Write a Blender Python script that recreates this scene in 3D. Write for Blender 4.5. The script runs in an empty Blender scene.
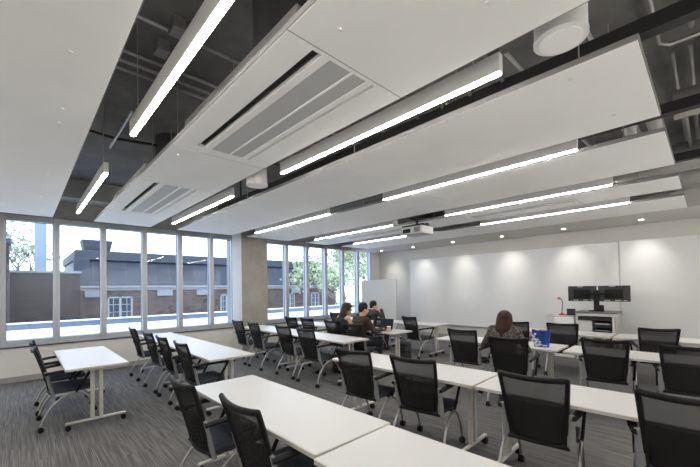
import bpy, bmesh, math, random
from mathutils import Vector, Matrix, Euler
C = bpy.context.scene.collection
SC = bpy.context.scene
PI = math.pi
random.seed(7)

# ------------------------------------------------------------------ materials
def nmat(name):
    m = bpy.data.materials.new(name); m.use_nodes = True
    nt = m.node_tree; b = nt.nodes['Principled BSDF']
    return m, nt, b
def L(nt, a, b): nt.links.new(a, b)
def mat(name, col, rough=.5, metal=0., spec=.5, var=0., vscale=8., bump=0., bscale=200.):
    m, nt, b = nmat(name)
    b.inputs['Base Color'].default_value = (*col, 1); b.inputs['Roughness'].default_value = rough
    b.inputs['Metallic'].default_value = metal; b.inputs['Specular IOR Level'].default_value = spec
    tc = nt.nodes.new('ShaderNodeTexCoord')
    if var:
        n = nt.nodes.new('ShaderNodeTexNoise'); n.inputs['Scale'].default_value = vscale; n.inputs['Detail'].default_value = 5
        L(nt, tc.outputs['Object'], n.inputs['Vector'])
        r = nt.nodes.new('ShaderNodeValToRGB')
        r.color_ramp.elements[0].position = .3; r.color_ramp.elements[1].position = .7
        r.color_ramp.elements[0].color = (*[c*(1-var) for c in col], 1); r.color_ramp.elements[1].color = (*[min(1, c*(1+var)) for c in col], 1)
        L(nt, n.outputs['Fac'], r.inputs['Fac']); L(nt, r.outputs['Color'], b.inputs['Base Color'])
    if bump:
        n2 = nt.nodes.new('ShaderNodeTexNoise'); n2.inputs['Scale'].default_value = bscale
        L(nt, tc.outputs['Object'], n2.inputs['Vector'])
        bp = nt.nodes.new('ShaderNodeBump'); bp.inputs['Strength'].default_value = bump; bp.inputs['Distance'].default_value = .002
        L(nt, n2.outputs['Fac'], bp.inputs['Height']); L(nt, bp.outputs['Normal'], b.inputs['Normal'])
    return m
def emis(name, col, s):
    m, nt, b = nmat(name); nt.nodes.remove(b)
    e = nt.nodes.new('ShaderNodeEmission'); e.inputs['Color'].default_value = (*col, 1); e.inputs['Strength'].default_value = s
    L(nt, e.outputs[0], nt.nodes['Material Output'].inputs['Surface']); return m
M = {}
M['panel'] = mat('ceiling_panel_white', (.90, .89, .865), .8, var=.02, vscale=2, bump=.15, bscale=300)
M['panel_edge'] = mat('panel_edge_grey', (.26, .255, .25), .6)
M['white_paint'] = mat('white_paint', (.80, .79, .77), .5, bump=.05)
M['wall_paint'] = mat('wall_paint', (.74, .73, .705), .75, var=.015, vscale=1.5, bump=.1)
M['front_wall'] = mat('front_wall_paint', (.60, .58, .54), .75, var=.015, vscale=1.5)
M['low_wall'] = mat('low_wall_paint', (.70, .68, .635), .7, var=.02, vscale=2)
M['board'] = mat('whiteboard_glossy', (.73, .73, .72), .25, spec=.4, var=.012, vscale=1.2)
M['alu'] = mat('window_aluminium', (.46, .475, .50), .42, .5)
M['alu_dark'] = mat('dark_gasket_sill_shadow', (.06, .06, .065), .6)
M['base'] = mat('baseboard_grey', (.33, .32, .30), .6)
M['table'] = mat('white_laminate', (.57, .565, .55), .38, spec=.35, var=.01, vscale=4)
M['table_edge'] = mat('beige_edge_band', (.50, .475, .43), .5)
M['leg_paint'] = mat('grey_beige_powder_coat', (.56, .54, .50), .4, .2)
M['chrome'] = mat('satin_silver', (.42, .41, .40), .32, .85)
M['black_plastic'] = mat('black_plastic', (.009, .009, .0095), .55, spec=.22)
M['dark_grey_plastic'] = mat('mid_grey_plastic', (.24, .24, .24), .5)
M['seat'] = mat('slate_seat_fabric', (.045, .050, .062), .9, spec=.2, var=.25, vscale=60, bump=.4, bscale=400)
M['light_body'] = mat('light_body_white', (.82, .81, .79), .4)
M['board_grey'] = mat('mobile_board_grey', (.52, .50, .475), .55)
M['perf'] = mat('perforated_grey_steel', (.50, .50, .49), .6, var=.06, vscale=250)
M['slot'] = mat('slot_black', (.03, .03, .03), .8)
M['pipe'] = mat('galvanised_steel', (.36, .355, .345), .4, .6, var=.15, vscale=5)
M['duct'] = mat('galvanised_duct', (.42, .41, .39), .45, .5, var=.2, vscale=2.5)
M['black_steel'] = mat('black_steel', (.02, .02, .02), .6)
M['boot'] = mat('dark_duct_boot', (.055, .055, .055), .7)
M['cable'] = mat('steel_cable', (.45, .45, .44), .4, .7)
M['stone'] = mat('pale_stone', (.21, .21, .21), .8, var=.1, vscale=3)
M['window_white'] = mat('white_window_frame', (.27, .28, .29), .5)
M['ext_pane'] = mat('dark_window_pane', (.03, .036, .05), .12)
M['gravel'] = mat('white_roof_gravel', (.74, .76, .80), .9, var=.08, vscale=8)
M['lead'] = mat('lead_roof', (.032, .037, .050), .6, var=.12, vscale=2)
M['bark'] = mat('tree_bark', (.16, .13, .10), .9, var=.3, vscale=6)
M['leaf_pale'] = mat('pale_leaves', (.42, .45, .33), .7, var=.3, vscale=1.5)
M['leaf_green'] = mat('green_leaves', (.36, .42, .24), .7, var=.45, vscale=1.2)
M['screen_black'] = mat('monitor_black', (.016, .016, .018), .35)
M['label_white'] = mat('white_sticker', (.6, .6, .6), .5)
M['podium_grey'] = mat('podium_grey_laminate', (.56, .55, .52), .45)
M['podium_top'] = mat('podium_dark_top', (.15, .145, .14), .4)
M['red'] = mat('red_enamel', (.50, .035, .025), .35)
M['bag_blue'] = mat('blue_bag', (.010, .036, .27), .55, var=.35, vscale=9)
M['bag_red'] = mat('dark_red_fabric', (.045, .010, .010), .85, var=.2, vscale=20)
M['bag_black'] = mat('black_nylon', (.022, .022, .025), .7, var=.3, vscale=20)
M['cup'] = mat('kraft_paper', (.56, .40, .27), .8)
M['paper'] = mat('white_paper', (.8, .8, .8), .7)
M['skin'] = mat('skin', (.56, .33, .23), .55, var=.06, vscale=12)
M['skin_light'] = mat('skin_light', (.64, .40, .29), .55, var=.06, vscale=12)
M['eye'] = mat('eye_dark', (.03, .02, .02), .2)
M['lip'] = mat('lips', (.42, .17, .14), .5)
M['shirt_brown'] = mat('brown_sweater', (.034, .023, .019), .9, var=.15, vscale=30, bump=.4)
M['shirt_black'] = mat('black_cloth', (.009, .0095, .012), .85, var=.2, vscale=20)
M['shirt_grey'] = mat('charcoal_cloth', (.028, .026, .025), .9, var=.15, vscale=25)
M['jeans'] = mat('dark_denim', (.018, .020, .028), .9, var=.2, vscale=40)
M['shoe'] = mat('black_shoe', (.02, .02, .02), .5)
M['bag_pattern'] = mat('white_print', (.72, .74, .78), .6)

def hairmat(name, c1, c2):
    m, nt, b = nmat(name); tc = nt.nodes.new('ShaderNodeTexCoord'); mp = nt.nodes.new('ShaderNodeMapping')
    mp.inputs['Scale'].default_value = (60, 60, 5); n = nt.nodes.new('ShaderNodeTexNoise'); n.inputs['Scale'].default_value = 2.5
    r = nt.nodes.new('ShaderNodeValToRGB'); r.color_ramp.elements[0].color = (*c1, 1); r.color_ramp.elements[1].color = (*c2, 1)
    r.color_ramp.elements[0].position = .35; r.color_ramp.elements[1].position = .7
    L(nt, tc.outputs['Object'], mp.inputs[0]); L(nt, mp.outputs[0], n.inputs['Vector']); L(nt, n.outputs['Fac'], r.inputs[0]); L(nt, r.outputs[0], b.inputs['Base Color'])
    bp = nt.nodes.new('ShaderNodeBump'); bp.inputs['Strength'].default_value = .6; bp.inputs['Distance'].default_value = .01
    L(nt, n.outputs['Fac'], bp.inputs['Height']); L(nt, bp.outputs[0], b.inputs['Normal']); b.inputs['Roughness'].default_value = .55; b.inputs['Specular IOR Level'].default_value = .2
    return m
M['hair_brown'] = hairmat('brown_hair', (.013, .006, .0035), (.060, .025, .012))
M['hair_dark'] = hairmat('dark_hair', (.006, .005, .0045), (.020, .015, .012))
M['hair_mid'] = hairmat('mid_brown_hair', (.024, .013, .007), (.085, .045, .024))

def mesh_fabric():   # open mesh weave: threads with see-through holes
    m, nt, b = nmat('black_mesh_fabric'); b.inputs['Base Color'].default_value = (.020, .020, .020, 1); b.inputs['Roughness'].default_value = .8; b.inputs['Specular IOR Level'].default_value = .2
    t = nt.nodes.new('ShaderNodeBsdfTransparent'); mx = nt.nodes.new('ShaderNodeMixShader'); mx.inputs[0].default_value = .70
    L(nt, t.outputs[0], mx.inputs[1]); L(nt, b.outputs[0], mx.inputs[2]); L(nt, mx.outputs[0], nt.nodes['Material Output'].inputs[0]); return m
M['mesh'] = mesh_fabric()
def glass():
    m, nt, b = nmat('window_glass'); nt.nodes.remove(b)
    t = nt.nodes.new('ShaderNodeBsdfTransparent'); t.inputs[0].default_value = (.86, .92, 1.0, 1)
    g = nt.nodes.new('ShaderNodeBsdfGlossy'); g.inputs['Roughness'].default_value = .02; g.inputs[0].default_value = (.9, .95, 1, 1)
    lw = nt.nodes.new('ShaderNodeLayerWeight'); lw.inputs['Blend'].default_value = .5; mx = nt.nodes.new('ShaderNodeMixShader')
    pw = nt.nodes.new('ShaderNodeMath'); pw.operation = 'POWER'; pw.inputs[1].default_value = 5; L(nt, lw.outputs['Facing'], pw.inputs[0])
    f = nt.nodes.new('ShaderNodeMath'); f.operation = 'MULTIPLY_ADD'; f.inputs[1].default_value = .93; f.inputs[2].default_value = .022; L(nt, pw.outputs[0], f.inputs[0])
    L(nt, f.outputs[0], mx.inputs[0]); L(nt, t.outputs[0], mx.inputs[1]); L(nt, g.outputs[0], mx.inputs[2])
    L(nt, mx.outputs[0], nt.nodes['Material Output'].inputs[0]); return m
M['glass'] = glass()
def carpet():
    m, nt, b = nmat('streaked_carpet'); tc = nt.nodes.new('ShaderNodeTexCoord'); b.inputs['Roughness'].default_value = .95; b.inputs['Specular IOR Level'].default_value = .15
    br = nt.nodes.new('ShaderNodeTexBrick'); br.inputs['Scale'].default_value = 1; br.inputs['Brick Width'].default_value = 1.0; br.inputs['Row Height'].default_value = .25
    br.inputs['Mortar Size'].default_value = 0; br.inputs['Color1'].default_value = (0, 0, 0, 1); br.inputs['Color2'].default_value = (1, 1, 1, 1); br.inputs['Bias'].default_value = 0
    L(nt, tc.outputs['Object'], br.inputs['Vector'])
    def streak(sx, sy, det):
        mp = nt.nodes.new('ShaderNodeMapping'); mp.inputs['Scale'].default_value = (sx, sy, 1)
        ad = nt.nodes.new('ShaderNodeVectorMath'); ad.operation = 'MULTIPLY_ADD'; ad.inputs[1].default_value = (37, 11, 0)
        L(nt, br.outputs['Color'], ad.inputs[0]); L(nt, tc.outputs['Object'], ad.inputs[2]); L(nt, ad.outputs[0], mp.inputs[0])
        n = nt.nodes.new('ShaderNodeTexNoise'); n.inputs['Scale'].default_value = 1; n.inputs['Detail'].default_value = det; n.inputs['Roughness'].default_value = .6
        L(nt, mp.outputs[0], n.inputs['Vector']); return n
    n1 = streak(1.8, 140, 4); n2 = streak(1.5, 34, 2)
    mx = nt.nodes.new('ShaderNodeMath'); mx.operation = 'MULTIPLY_ADD'; mx.inputs[1].default_value = .75
    m2 = nt.nodes.new('ShaderNodeMath'); m2.operation = 'MULTIPLY'; m2.inputs[1].default_value = .30; L(nt, n2.outputs['Fac'], m2.inputs[0])
    L(nt, n1.outputs['Fac'], mx.inputs[0]); L(nt, m2.outputs[0], mx.inputs[2])
    r = nt.nodes.new('ShaderNodeValToRGB'); e = r.color_ramp.elements
    e[0].position = .36; e[0].color = (.055, .055, .058, 1); e[1].position = .70; e[1].color = (.25, .242, .228, 1)
    k = e.new(.52); k.color = (.13, .126, .122, 1)
    L(nt, mx.outputs[0], r.inputs[0]); L(nt, r.outputs[0], b.inputs['Base Color'])
    n3 = nt.nodes.new('ShaderNodeTexNoise'); n3.inputs['Scale'].default_value = 500; L(nt, tc.outputs['Object'], n3.inputs['Vector'])
    bp = nt.nodes.new('ShaderNodeBump'); bp.inputs['Strength'].default_value = .5; bp.inputs['Distance'].default_value = .004
    L(nt, n3.outputs['Fac'], bp.inputs['Height']); L(nt, bp.outputs[0], b.inputs['Normal']); return m
M['carpet'] = carpet()
def concrete(name, c, var, sc):
    m, nt, b = nmat(name); tc = nt.nodes.new('ShaderNodeTexCoord'); b.inputs['Roughness'].default_value = .85
    n = nt.nodes.new('ShaderNodeTexNoise'); n.inputs['Scale'].default_value = sc; n.inputs['Detail'].default_value = 8; n.inputs['Roughness'].default_value = .65
    L(nt, tc.outputs['Object'], n.inputs['Vector']); r = nt.nodes.new('ShaderNodeValToRGB')
    r.color_ramp.elements[0].position = .32; r.color_ramp.elements[1].position = .68
    r.color_ramp.elements[0].color = (*[x*(1-var) for x in c], 1); r.color_ramp.elements[1].color = (*[x*(1+var) for x in c], 1)
    L(nt, n.outputs['Fac'], r.inputs[0]); L(nt, r.outputs[0], b.inputs['Base Color'])
    bp = nt.nodes.new('ShaderNodeBump'); bp.inputs['Strength'].default_value = .3; bp.inputs['Distance'].default_value = .01
    L(nt, n.outputs['Fac'], bp.inputs['Height']); L(nt, bp.outputs[0], b.inputs['Normal']); return m
M['slab'] = concrete('slab_concrete', (.145, .141, .134), .3, 1.3)
M['column'] = concrete('column_concrete', (.29, .275, .245), .14, 2.0)
M['beam'] = concrete('spandrel_beam_concrete', (.40, .40, .395), .12, 2.0)
def brick(name, axis, c1, c2, mo):
    m, nt, b = nmat(name); tc = nt.nodes.new('ShaderNodeTexCoord'); sp = nt.nodes.new('ShaderNodeSeparateXYZ'); cb = nt.nodes.new('ShaderNodeCombineXYZ')
    L(nt, tc.outputs['Object'], sp.inputs[0]); L(nt, sp.outputs[axis], cb.inputs[0]); L(nt, sp.outputs[2], cb.inputs[1])
    br = nt.nodes.new('ShaderNodeTexBrick'); br.inputs['Scale'].default_value = 1; br.inputs['Brick Width'].default_value = .28; br.inputs['Row Height'].default_value = .095
    br.inputs['Mortar Size'].default_value = .01; br.inputs['Color1'].default_value = (*c1, 1); br.inputs['Color2'].default_value = (*c2, 1); br.inputs['Mortar'].default_value = (*mo, 1)
    L(nt, cb.outputs[0], br.inputs['Vector'])
    n = nt.nodes.new('ShaderNodeTexNoise'); n.inputs['Scale'].default_value = 1.3; n.inputs['Detail'].default_value = 4; L(nt, tc.outputs['Object'], n.inputs['Vector'])
    mx = nt.nodes.new('ShaderNodeMixRGB'); mx.blend_type = 'MULTIPLY'; mx.inputs[0].default_value = .5; L(nt, br.outputs['Color'], mx.inputs[1]); L(nt, n.outputs['Fac'], mx.inputs[2])
    L(nt, mx.outputs[0], b.inputs['Base Color']); b.inputs['Roughness'].default_value = .9; return m
M['brick_y'] = brick('brick_facade', 1, (.028, .014, .012), (.062, .037, .031), (.058, .050, .046))
M['brick_brown'] = brick('brown_brick_facade', 1, (.070, .040, .033), (.150, .098, .082), (.13, .115, .105))
def slate():
    m, nt, b = nmat('slate_roof'); tc = nt.nodes.new('ShaderNodeTexCoord'); sp = nt.nodes.new('ShaderNodeSeparateXYZ'); cb = nt.nodes.new('ShaderNodeCombineXYZ')
    L(nt, tc.outputs['Object'], sp.inputs[0]); L(nt, sp.outputs[1], cb.inputs[0]); L(nt, sp.outputs[2], cb.inputs[1])
    br = nt.nodes.new('ShaderNodeTexBrick'); br.inputs['Scale'].default_value = 1; br.inputs['Brick Width'].default_value = .8; br.inputs['Row Height'].default_value = 2.6
    br.inputs['Mortar Size'].default_value = .015; br.offset = 0
    br.inputs['Color1'].default_value = (.006, .008, .015, 1); br.inputs['Color2'].default_value = (.022, .027, .046, 1); br.inputs['Mortar'].default_value = (.06, .068, .092, 1)
    L(nt, cb.outputs[0], br.inputs['Vector']); L(nt, br.outputs['Color'], b.inputs['Base Color']); b.inputs['Roughness'].default_value = .5; return m
M['slate'] = slate()
def pattern_cloth():
    m, nt, b = nmat('speckled_knit'); tc = nt.nodes.new('ShaderNodeTexCoord'); v = nt.nodes.new('ShaderNodeTexVoronoi'); v.inputs['Scale'].default_value = 38
    L(nt, tc.outputs['Object'], v.inputs['Vector']); r = nt.nodes.new('ShaderNodeValToRGB'); r.color_ramp.elements[0].color = (.19, .16, .135, 1); r.color_ramp.elements[1].color = (.035, .03, .028, 1)
    r.color_ramp.elements[0].position = .15; r.color_ramp.elements[1].position = .55
    L(nt, v.outputs['Distance'], r.inputs[0]); L(nt, r.outputs[0], b.inputs['Base Color']); b.inputs['Roughness'].default_value = .9; return m
M['pattern'] = pattern_cloth()
STRIP = emis('lit_diffuser', (1.0, .965, .915), 84)
UPLIGHT = emis('lit_upper_diffuser', (1.0, .965, .915), 12)
SPOTL = emis('lit_downlight', (1.0, .93, .82), 25)

# ------------------------------------------------------------------ geometry helpers
def NB(): return bmesh.new()
def bx(bm, x0, x1, y0, y1, z0, z1, bev=0, mt=None, seg=1):
    r = bmesh.ops.create_cube(bm, size=1); vs = r['verts']
    T = Matrix.Translation(((x0+x1)/2, (y0+y1)/2, (z0+z1)/2)) @ Matrix.Diagonal((abs(x1-x0), abs(y1-y0), abs(z1-z0), 1))
    if mt: T = mt @ T
    bmesh.ops.transform(bm, matrix=T, verts=vs)
    if bev:
        es = list({e for v in vs for e in v.link_edges})
        bmesh.ops.bevel(bm, geom=es, offset=bev, segments=seg, affect='EDGES', profile=.5)
def cyl(bm, c, r, h, n=20, axis='Z', r2=None):
    R = {'Z': Matrix.Identity(4), 'X': Matrix.Rotation(PI/2, 4, 'Y'), 'Y': Matrix.Rotation(PI/2, 4, 'X')}[axis]
    bmesh.ops.create_cone(bm, cap_ends=True, segments=n, radius1=r, radius2=r if r2 is None else r2, depth=h, matrix=Matrix.Translation(c) @ R)
def bez(pts, n=8):   # Catmull-Rom through points
    P = [Vector(p) for p in pts]; P = [2*P[0]-P[1]] + P + [2*P[-1]-P[-2]]; out = []
    for i in range(1, len(P)-2):
        for k in range(n):
            t = k/n
            out.append(.5*((2*P[i]) + (P[i+1]-P[i-1])*t + (2*P[i-1]-5*P[i]+4*P[i+1]-P[i+2])*t*t + (3*P[i]-P[i-1]-3*P[i+1]+P[i+2])*t**3))
    out.append(P[-2]); return out
def tube(bm, pts, r, n=8, sx=1., closed=False):
    P = [Vector(p) for p in pts]; rings = []; up = None
    N = len(P)
    for i, p in enumerate(P):
        a = P[(i-1) % N] if closed or i > 0 else p; b = P[(i+1) % N] if closed or i < N-1 else p
        d = (b-a).normalized()
        if up is None: up = Vector((0, 0, 1)) if abs(d.z) < .9 else Vector((1, 0, 0))
        s = d.cross(up)
        if s.length < 1e-4: s = d.cross(Vector((0, 1, 0)))
        s.normalize(); u = s.cross(d).normalized(); up = u
        rr = r[i] if isinstance(r, (list, tuple)) else r
        rings.append([bm.verts.new(p + s*math.cos(2*PI*k/n)*rr*sx + u*math.sin(2*PI*k/n)*rr) for k in range(n)])
    for i in range(N if closed else N-1):
        A, B = rings[i], rings[(i+1) % N]
        for k in range(n): bm.faces.new((A[k], A[(k+1) % n], B[(k+1) % n], B[k]))
    if not closed:
        bm.faces.new(list(reversed(rings[0]))); bm.faces.new(rings[-1])
def grid(bm, f, nu, nv, th=0):   # sheet f(u,v) -> point
    V = [[bm.verts.new(f(i/nu, j/nv)) for j in range(nv+1)] for i in range(nu+1)]
    for i in range(nu):
        for j in range(nv): bm.faces.new((V[i][j], V[i+1][j], V[i+1][j+1], V[i][j+1]))
    if th:
        bmesh.ops.recalc_face_normals(bm, faces=bm.faces)
        bmesh.ops.solidify(bm, geom=list(bm.faces), thickness=th)
def obj(name, bm, m, parent=None, smooth=False, angle=40):
    me = bpy.data.meshes.new(name); bmesh.ops.recalc_face_normals(bm, faces=bm.faces)
    bm.to_mesh(me); bm.free()
    return link(name, me, m, parent, smooth, angle)
def link(name, me, m, parent=None, smooth=False, angle=40):
    me.materials.clear(); me.materials.append(M[m] if isinstance(m, str) else m)
    if smooth:
        me.polygons.foreach_set('use_smooth', [True]*len(me.polygons))
        if angle < 180:
            try: me.set_sharp_from_angle(angle=math.radians(angle))
            except Exception: pass
    o = bpy.data.objects.new(name, me); C.objects.link(o)
    if parent: o.parent = parent
    return o
def tag(o, label, cat, group=None):
    o['label'] = label; o['category'] = cat
    if group: o['group'] = group
    return o
def thing(name, label, cat, loc=(0, 0, 0), rotz=0, group=None):
    o = bpy.data.objects.new(name, None); C.objects.link(o); o.empty_display_size = .1
    o.location = loc; o.rotation_euler = (0, 0, rotz); return tag(o, label, cat, group)
def struct(name, bm, m, parent=None, **k):
    o = obj(name, bm, m, parent, **k)
    if not parent: o['kind'] = 'structure'
    return o
def box(name, m, x0, x1, y0, y1, z0, z1, parent=None, bev=0):
    b = NB(); bx(b, x0, x1, y0, y1, z0, z1, bev); return obj(name, b, m, parent)
def sbox(name, m, *a):
    o = box(name, m, *a); o['kind'] = 'structure'; return o
def dup(root, loc, rotz, label, group=None):
    r = root.copy(); C.objects.link(r); r.location = loc; r.rotation_euler = (0, 0, rotz); r['label'] = label
    if group: r['group'] = group
    for ch in list(root.children):
        c = ch.copy(); C.objects.link(c); c.parent = r
        for g in list(ch.children):
            d = g.copy(); C.objects.link(d); d.parent = c
    return r

# ------------------------------------------------------------------ camera
F, YAW, PITCH, ROLL, CY = 344.455, .80778, .015, .015, 283.93
f0 = Vector((-math.sin(YAW), math.cos(YAW), 0)); r0 = Vector((math.cos(YAW), math.sin(YAW), 0)); d0 = Vector((0, 0, -1))
f2 = f0*math.cos(PITCH) - d0*math.sin(PITCH); d2 = d0*math.cos(PITCH) + f0*math.sin(PITCH)
r3 = r0*math.cos(ROLL) + d2*math.sin(ROLL); d3 = d2*math.cos(ROLL) - r0*math.sin(ROLL)
cam = bpy.data.cameras.new('camera'); co = bpy.data.objects.new('camera', cam); C.objects.link(co)
cam.sensor_width = 36; cam.lens = F/700*36; cam.shift_y = (CY-233.5)/700; cam.clip_start = .05; cam.clip_end = 300
mw = Matrix.Identity(4)
for i in range(3): mw[i][0] = r3[i]; mw[i][1] = -d3[i]; mw[i][2] = -f2[i]
mw[2][3] = 1.6; co.matrix_world = mw
SC.camera = co
SC.view_settings.view_transform = 'Standard'; SC.view_settings.look = 'None'; SC.view_settings.gamma = 1; SC.view_settings.use_curve_mapping = False
SC.view_settings.exposure = -.27
SC.cycles.use_denoising = True
SC.cycles.max_bounces = 10; SC.cycles.diffuse_bounces = 6; SC.cycles.transparent_max_bounces = 16
SC.cycles.sample_clamp_indirect = 8

# ------------------------------------------------------------------ room shell
XW, YF, XR, YB, ZS = -8.9, 10.0, 1.5, -1.6, 3.8      # window plane, board wall, right wall, rear wall, slab
b = NB(); bx(b, XW-.1, XR+.2, YB-.2, YF+.2, -.2, 0); struct('floor', b, 'carpet')
b = NB(); bx(b, XW-.3, XR+.2, YB-.2, YF+.2, ZS, ZS+.25); struct('ceiling', b, 'slab')
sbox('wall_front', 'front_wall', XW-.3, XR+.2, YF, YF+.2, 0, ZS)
sbox('wall_right', 'wall_paint', XR, XR+.2, YB, YF, 0, ZS)
sbox('wall_back', 'wall_paint', XW-.3, XR+.2, YB-.2, YB, 0, ZS)
# window wall: lower wall, spandrel above the heads
b = NB()
bx(b, XW-.3, XW+.14, YB, 4.08, 0, .64); bx(b, XW-.3, XW+.14, 4.8, YF, 0, .64)
struct('wall_left', b, 'low_wall')
b = NB(); bx(b, XW-.3, XW+.02, YB, YF, 3.06, ZS); struct('wall_left_upper', b, 'beam')
b = NB(); bx(b, XW+.02, XW+.5, YB, YF, 3.42, ZS, .01); struct('trim_1', b, 'beam')     # downstand along the window wall
b = NB(); bx(b, XW+.14, XW+.155, YB, 4.08, 0, .10); bx(b, XW+.14, XW+.155, 4.8, YF, 0, .10); struct('baseboard_left', b, 'base')
b = NB(); bx(b, -8.7, XR, YF-.014, YF, 0, .10); struct('baseboard_front', b, 'base')
b = NB(); bx(b, XW-.02, XW+.165, YB, 4.08, .64, .665, .004); bx(b, XW-.02, XW+.165, 4.8, YF, .64, .665, .004); struct('trim_2', b, 'alu')  # sill
b = NB(); bx(b, XW+.155, XW+.166, YB, 4.08, .62, .64); bx(b, XW+.155, XW+.166, 4.8, YF, .62, .64); struct('sill_shadow_strip', b, 'alu_dark')  # dark strip standing in for the shadow line under the sill
# concrete column standing in front of the window line
b = NB(); bx(b, -9.15, -8.25, 4.08, 4.82, 0, ZS, .012); struct('column', b, 'column')
b = NB(); bx(b, XW+.1, -8.262, 4.066, 4.079, 0, 3.4); struct('column_bright_face', b, 'wall_paint')   # pale sheet added to brighten the column's near face, where window light falls
# windows: mullion centres
mull = [-1.0, -.245, .505, 1.26, 2.02, 2.775, 3.53, 4.10]
mull2 = [4.80, 5.05, 5.80, 6.56, 7.32, 8.09, 8.83, 9.50, 10.0]
wn = 0
Z0, Z1 = .665, 3.06
def window(y0, y1, pier=False):
    global wn
    wn += 1
    b = NB(); w = .05
    bx(b, XW-.06, XW+.12, y0, y0+w, Z0, Z1, .004); bx(b, XW-.06, XW+.12, y1-w, y1, Z0, Z1, .004)
    bx(b, XW-.06, XW+.10, y0+w, y1-w, Z0, Z0+.085, .004); bx(b, XW-.06, XW+.10, y0+w, y1-w, Z1-.10, Z1, .004)
    o = struct('window_%d' % wn, b, 'alu')
    b = NB(); bx(b, XW-.012, XW-.004, y0+w, y1-w, Z0+.085, Z1-.10); obj('pane', b, 'glass', o)
    b = NB(); g = .008
    for (a, c, e, f) in ((y0+w, y0+w+g, Z0+.085, Z1-.1), (y1-w-g, y1-w, Z0+.085, Z1-.1), (y0+w+g, y1-w-g, Z0+.085, Z0+.093), (y0+w+g, y1-w-g, Z1-.108, Z1-.1)):
        bx(b, XW-.004, XW+.01, a, c, e, f)
    obj('gasket', b, 'alu_dark', o)
for i in range(len(mull)-1): window(mull[i], mull[i+1])
for i in range(1, len(mull2)-2): window(mull2[i], mull2[i+1])
b = NB(); bx(b, XW-.06, XW+.1, 4.80, 5.05, Z0, Z1); bx(b, XW-.06, XW+.1, 9.5, 10, Z0, Z1); struct('trim_4', b, 'wall_paint')
b = NB(); bx(b, XW-.06, XW+.1, YB, -1.0, Z0, Z1); struct('trim_5', b, 'wall_paint')
# soffit with downlights along the board wall
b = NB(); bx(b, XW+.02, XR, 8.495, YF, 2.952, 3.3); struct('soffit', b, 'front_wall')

# whiteboard on the front wall
wb = thing('whiteboard', 'very wide white writing board covering most of the front wall', 'whiteboard', (-4.4, YF, .42))
b = NB(); bx(b, -2.95, 2.95, -.022, -.002, 0, 2.18, .002); obj('writing_surface', b, 'board', wb)
b = NB(); bx(b, -2.96, 2.96, -.03, -.001, -.02, 0); bx(b, -2.96, 2.96, -.027, -.001, 2.18, 2.195); obj('trim_rail', b, 'alu', wb)
b = NB(); bx(b, -2.4, 2.4, -.075, -.03, -.022, -.012); obj('pen_tray', b, 'alu', wb)
wb2 = thing('whiteboard', 'narrower white wall board to the right of the podium monitors', 'whiteboard', (.55, YF, .42))
b = NB(); bx(b, -1.98, .9, -.022, -.002, 0, 2.18, .002); obj('writing_surface', b, 'board', wb2)
b = NB(); bx(b, -1.985, .905, -.028, -.001, -.02, 0); obj('trim_rail', b, 'alu', wb2)

# ------------------------------------------------------------------ ceiling panels
ZP, TP = 2.95, .035
def panel(x0, x1, y0, y1, label, seams=(), cables=(), caps=()):
    t = thing('ceiling_panel', label, 'ceiling panel', ((x0+x1)/2, (y0+y1)/2, ZP), 0, 'suspended ceiling panels')
    cx, cy = (x0+x1)/2, (y0+y1)/2
    xs = [x0] + list(seams) + [x1]
    for i in range(len(xs)-1):
        b = NB(); bx(b, xs[i]-cx+.002, xs[i+1]-cx-.002, y0-cy, y1-cy, 0, TP, .003); obj('board', b, 'panel', t)
    b = NB()
    for yy in (y0-cy-.0025, y1-cy+.0025): bx(b, x0-cx, x1-cx, yy-.0025, yy+.0025, .001, TP)
    for xx in (x0-cx+.0005, x1-cx-.0005): bx(b, xx-.0025, xx+.0025, y0-cy, y1-cy, .001, TP)
    obj('edge_trim', b, 'panel_edge', t)
    b = NB()
    for yy in (y0-cy+.12, y1-cy-.12): bx(b, x0-cx+.15, x1-cx-.15, yy-.02, yy+.02, TP, TP+.04)
    obj('support_rail', b, 'pipe', t)
    for cxx in cables:
        for yy in (y0+.12, y1-.12):
            b = NB(); tube(b, [(cxx-cx, yy-cy, TP+.04), (cxx-cx, yy-cy, ZS-ZP)], .004, 6); obj('hanging_cable', b, 'cable', t)
    for (px, py) in caps:
        b = NB(); cyl(b, (px-cx, py-cy, -.004), .012, .008, 12); obj('fixing_cap', b, 'white_paint', t)
    return t
XL, XE = -8.03, -.245
panel(XL, XE, -1.45, .41, 'widest white ceiling panel over the single table by the windows', (), (-7.5, -5, -2.6, -.6), [(-2.44, .2), (-3.24, .22), (-3.52, .22), (-5.2, .22), (-6.4, .2)])
panel(XL+.02, -6.78, 1.0, 1.95, 'short white ceiling panel at the window end of the slotted vent row', (), (-7.9, -7.0))
panel(-4.68, -3.40, 1.0, 1.95, 'white ceiling panel between two slotted air vents', (), (-4.5, -3.6), [(-4.5, 1.1), (-3.6, 1.12)])
panel(-1.49, XE, 1.0, 1.95, 'white ceiling panel nearest the large drum pendant, past the bigger vent', (), (-1.4, -.5), [(-1.3, 1.2), (-.7, 1.6)])
panel(XL+.02, XE, 2.46, 3.70, 'long white ceiling panel passing just behind the large drum pendant', (-5.4, -2.8), (-7.4, -5, -2.6, -.55), [(-.6, 2.6), (-.5, 3.4)])
panel(XL+.02, XE, 4.1, 5.33, 'long white ceiling panel whose end meets the concrete column', (-5.4, -2.8), (-7.4, -5, -2.6, -.55))
panel(XL+.02, -6.8, 5.92, 6.74, 'small white ceiling panel next to the windows beside the projector row', (), (-7.4,))
panel(-4.68, -3.3, 5.92, 6.74, 'white ceiling panel right behind the projector', (), (-4.2,))
panel(-1.43, XE, 5.92, 6.74, 'narrow white ceiling panel right of the far slotted vent, second from front wall', (), (-.7,))
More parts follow.
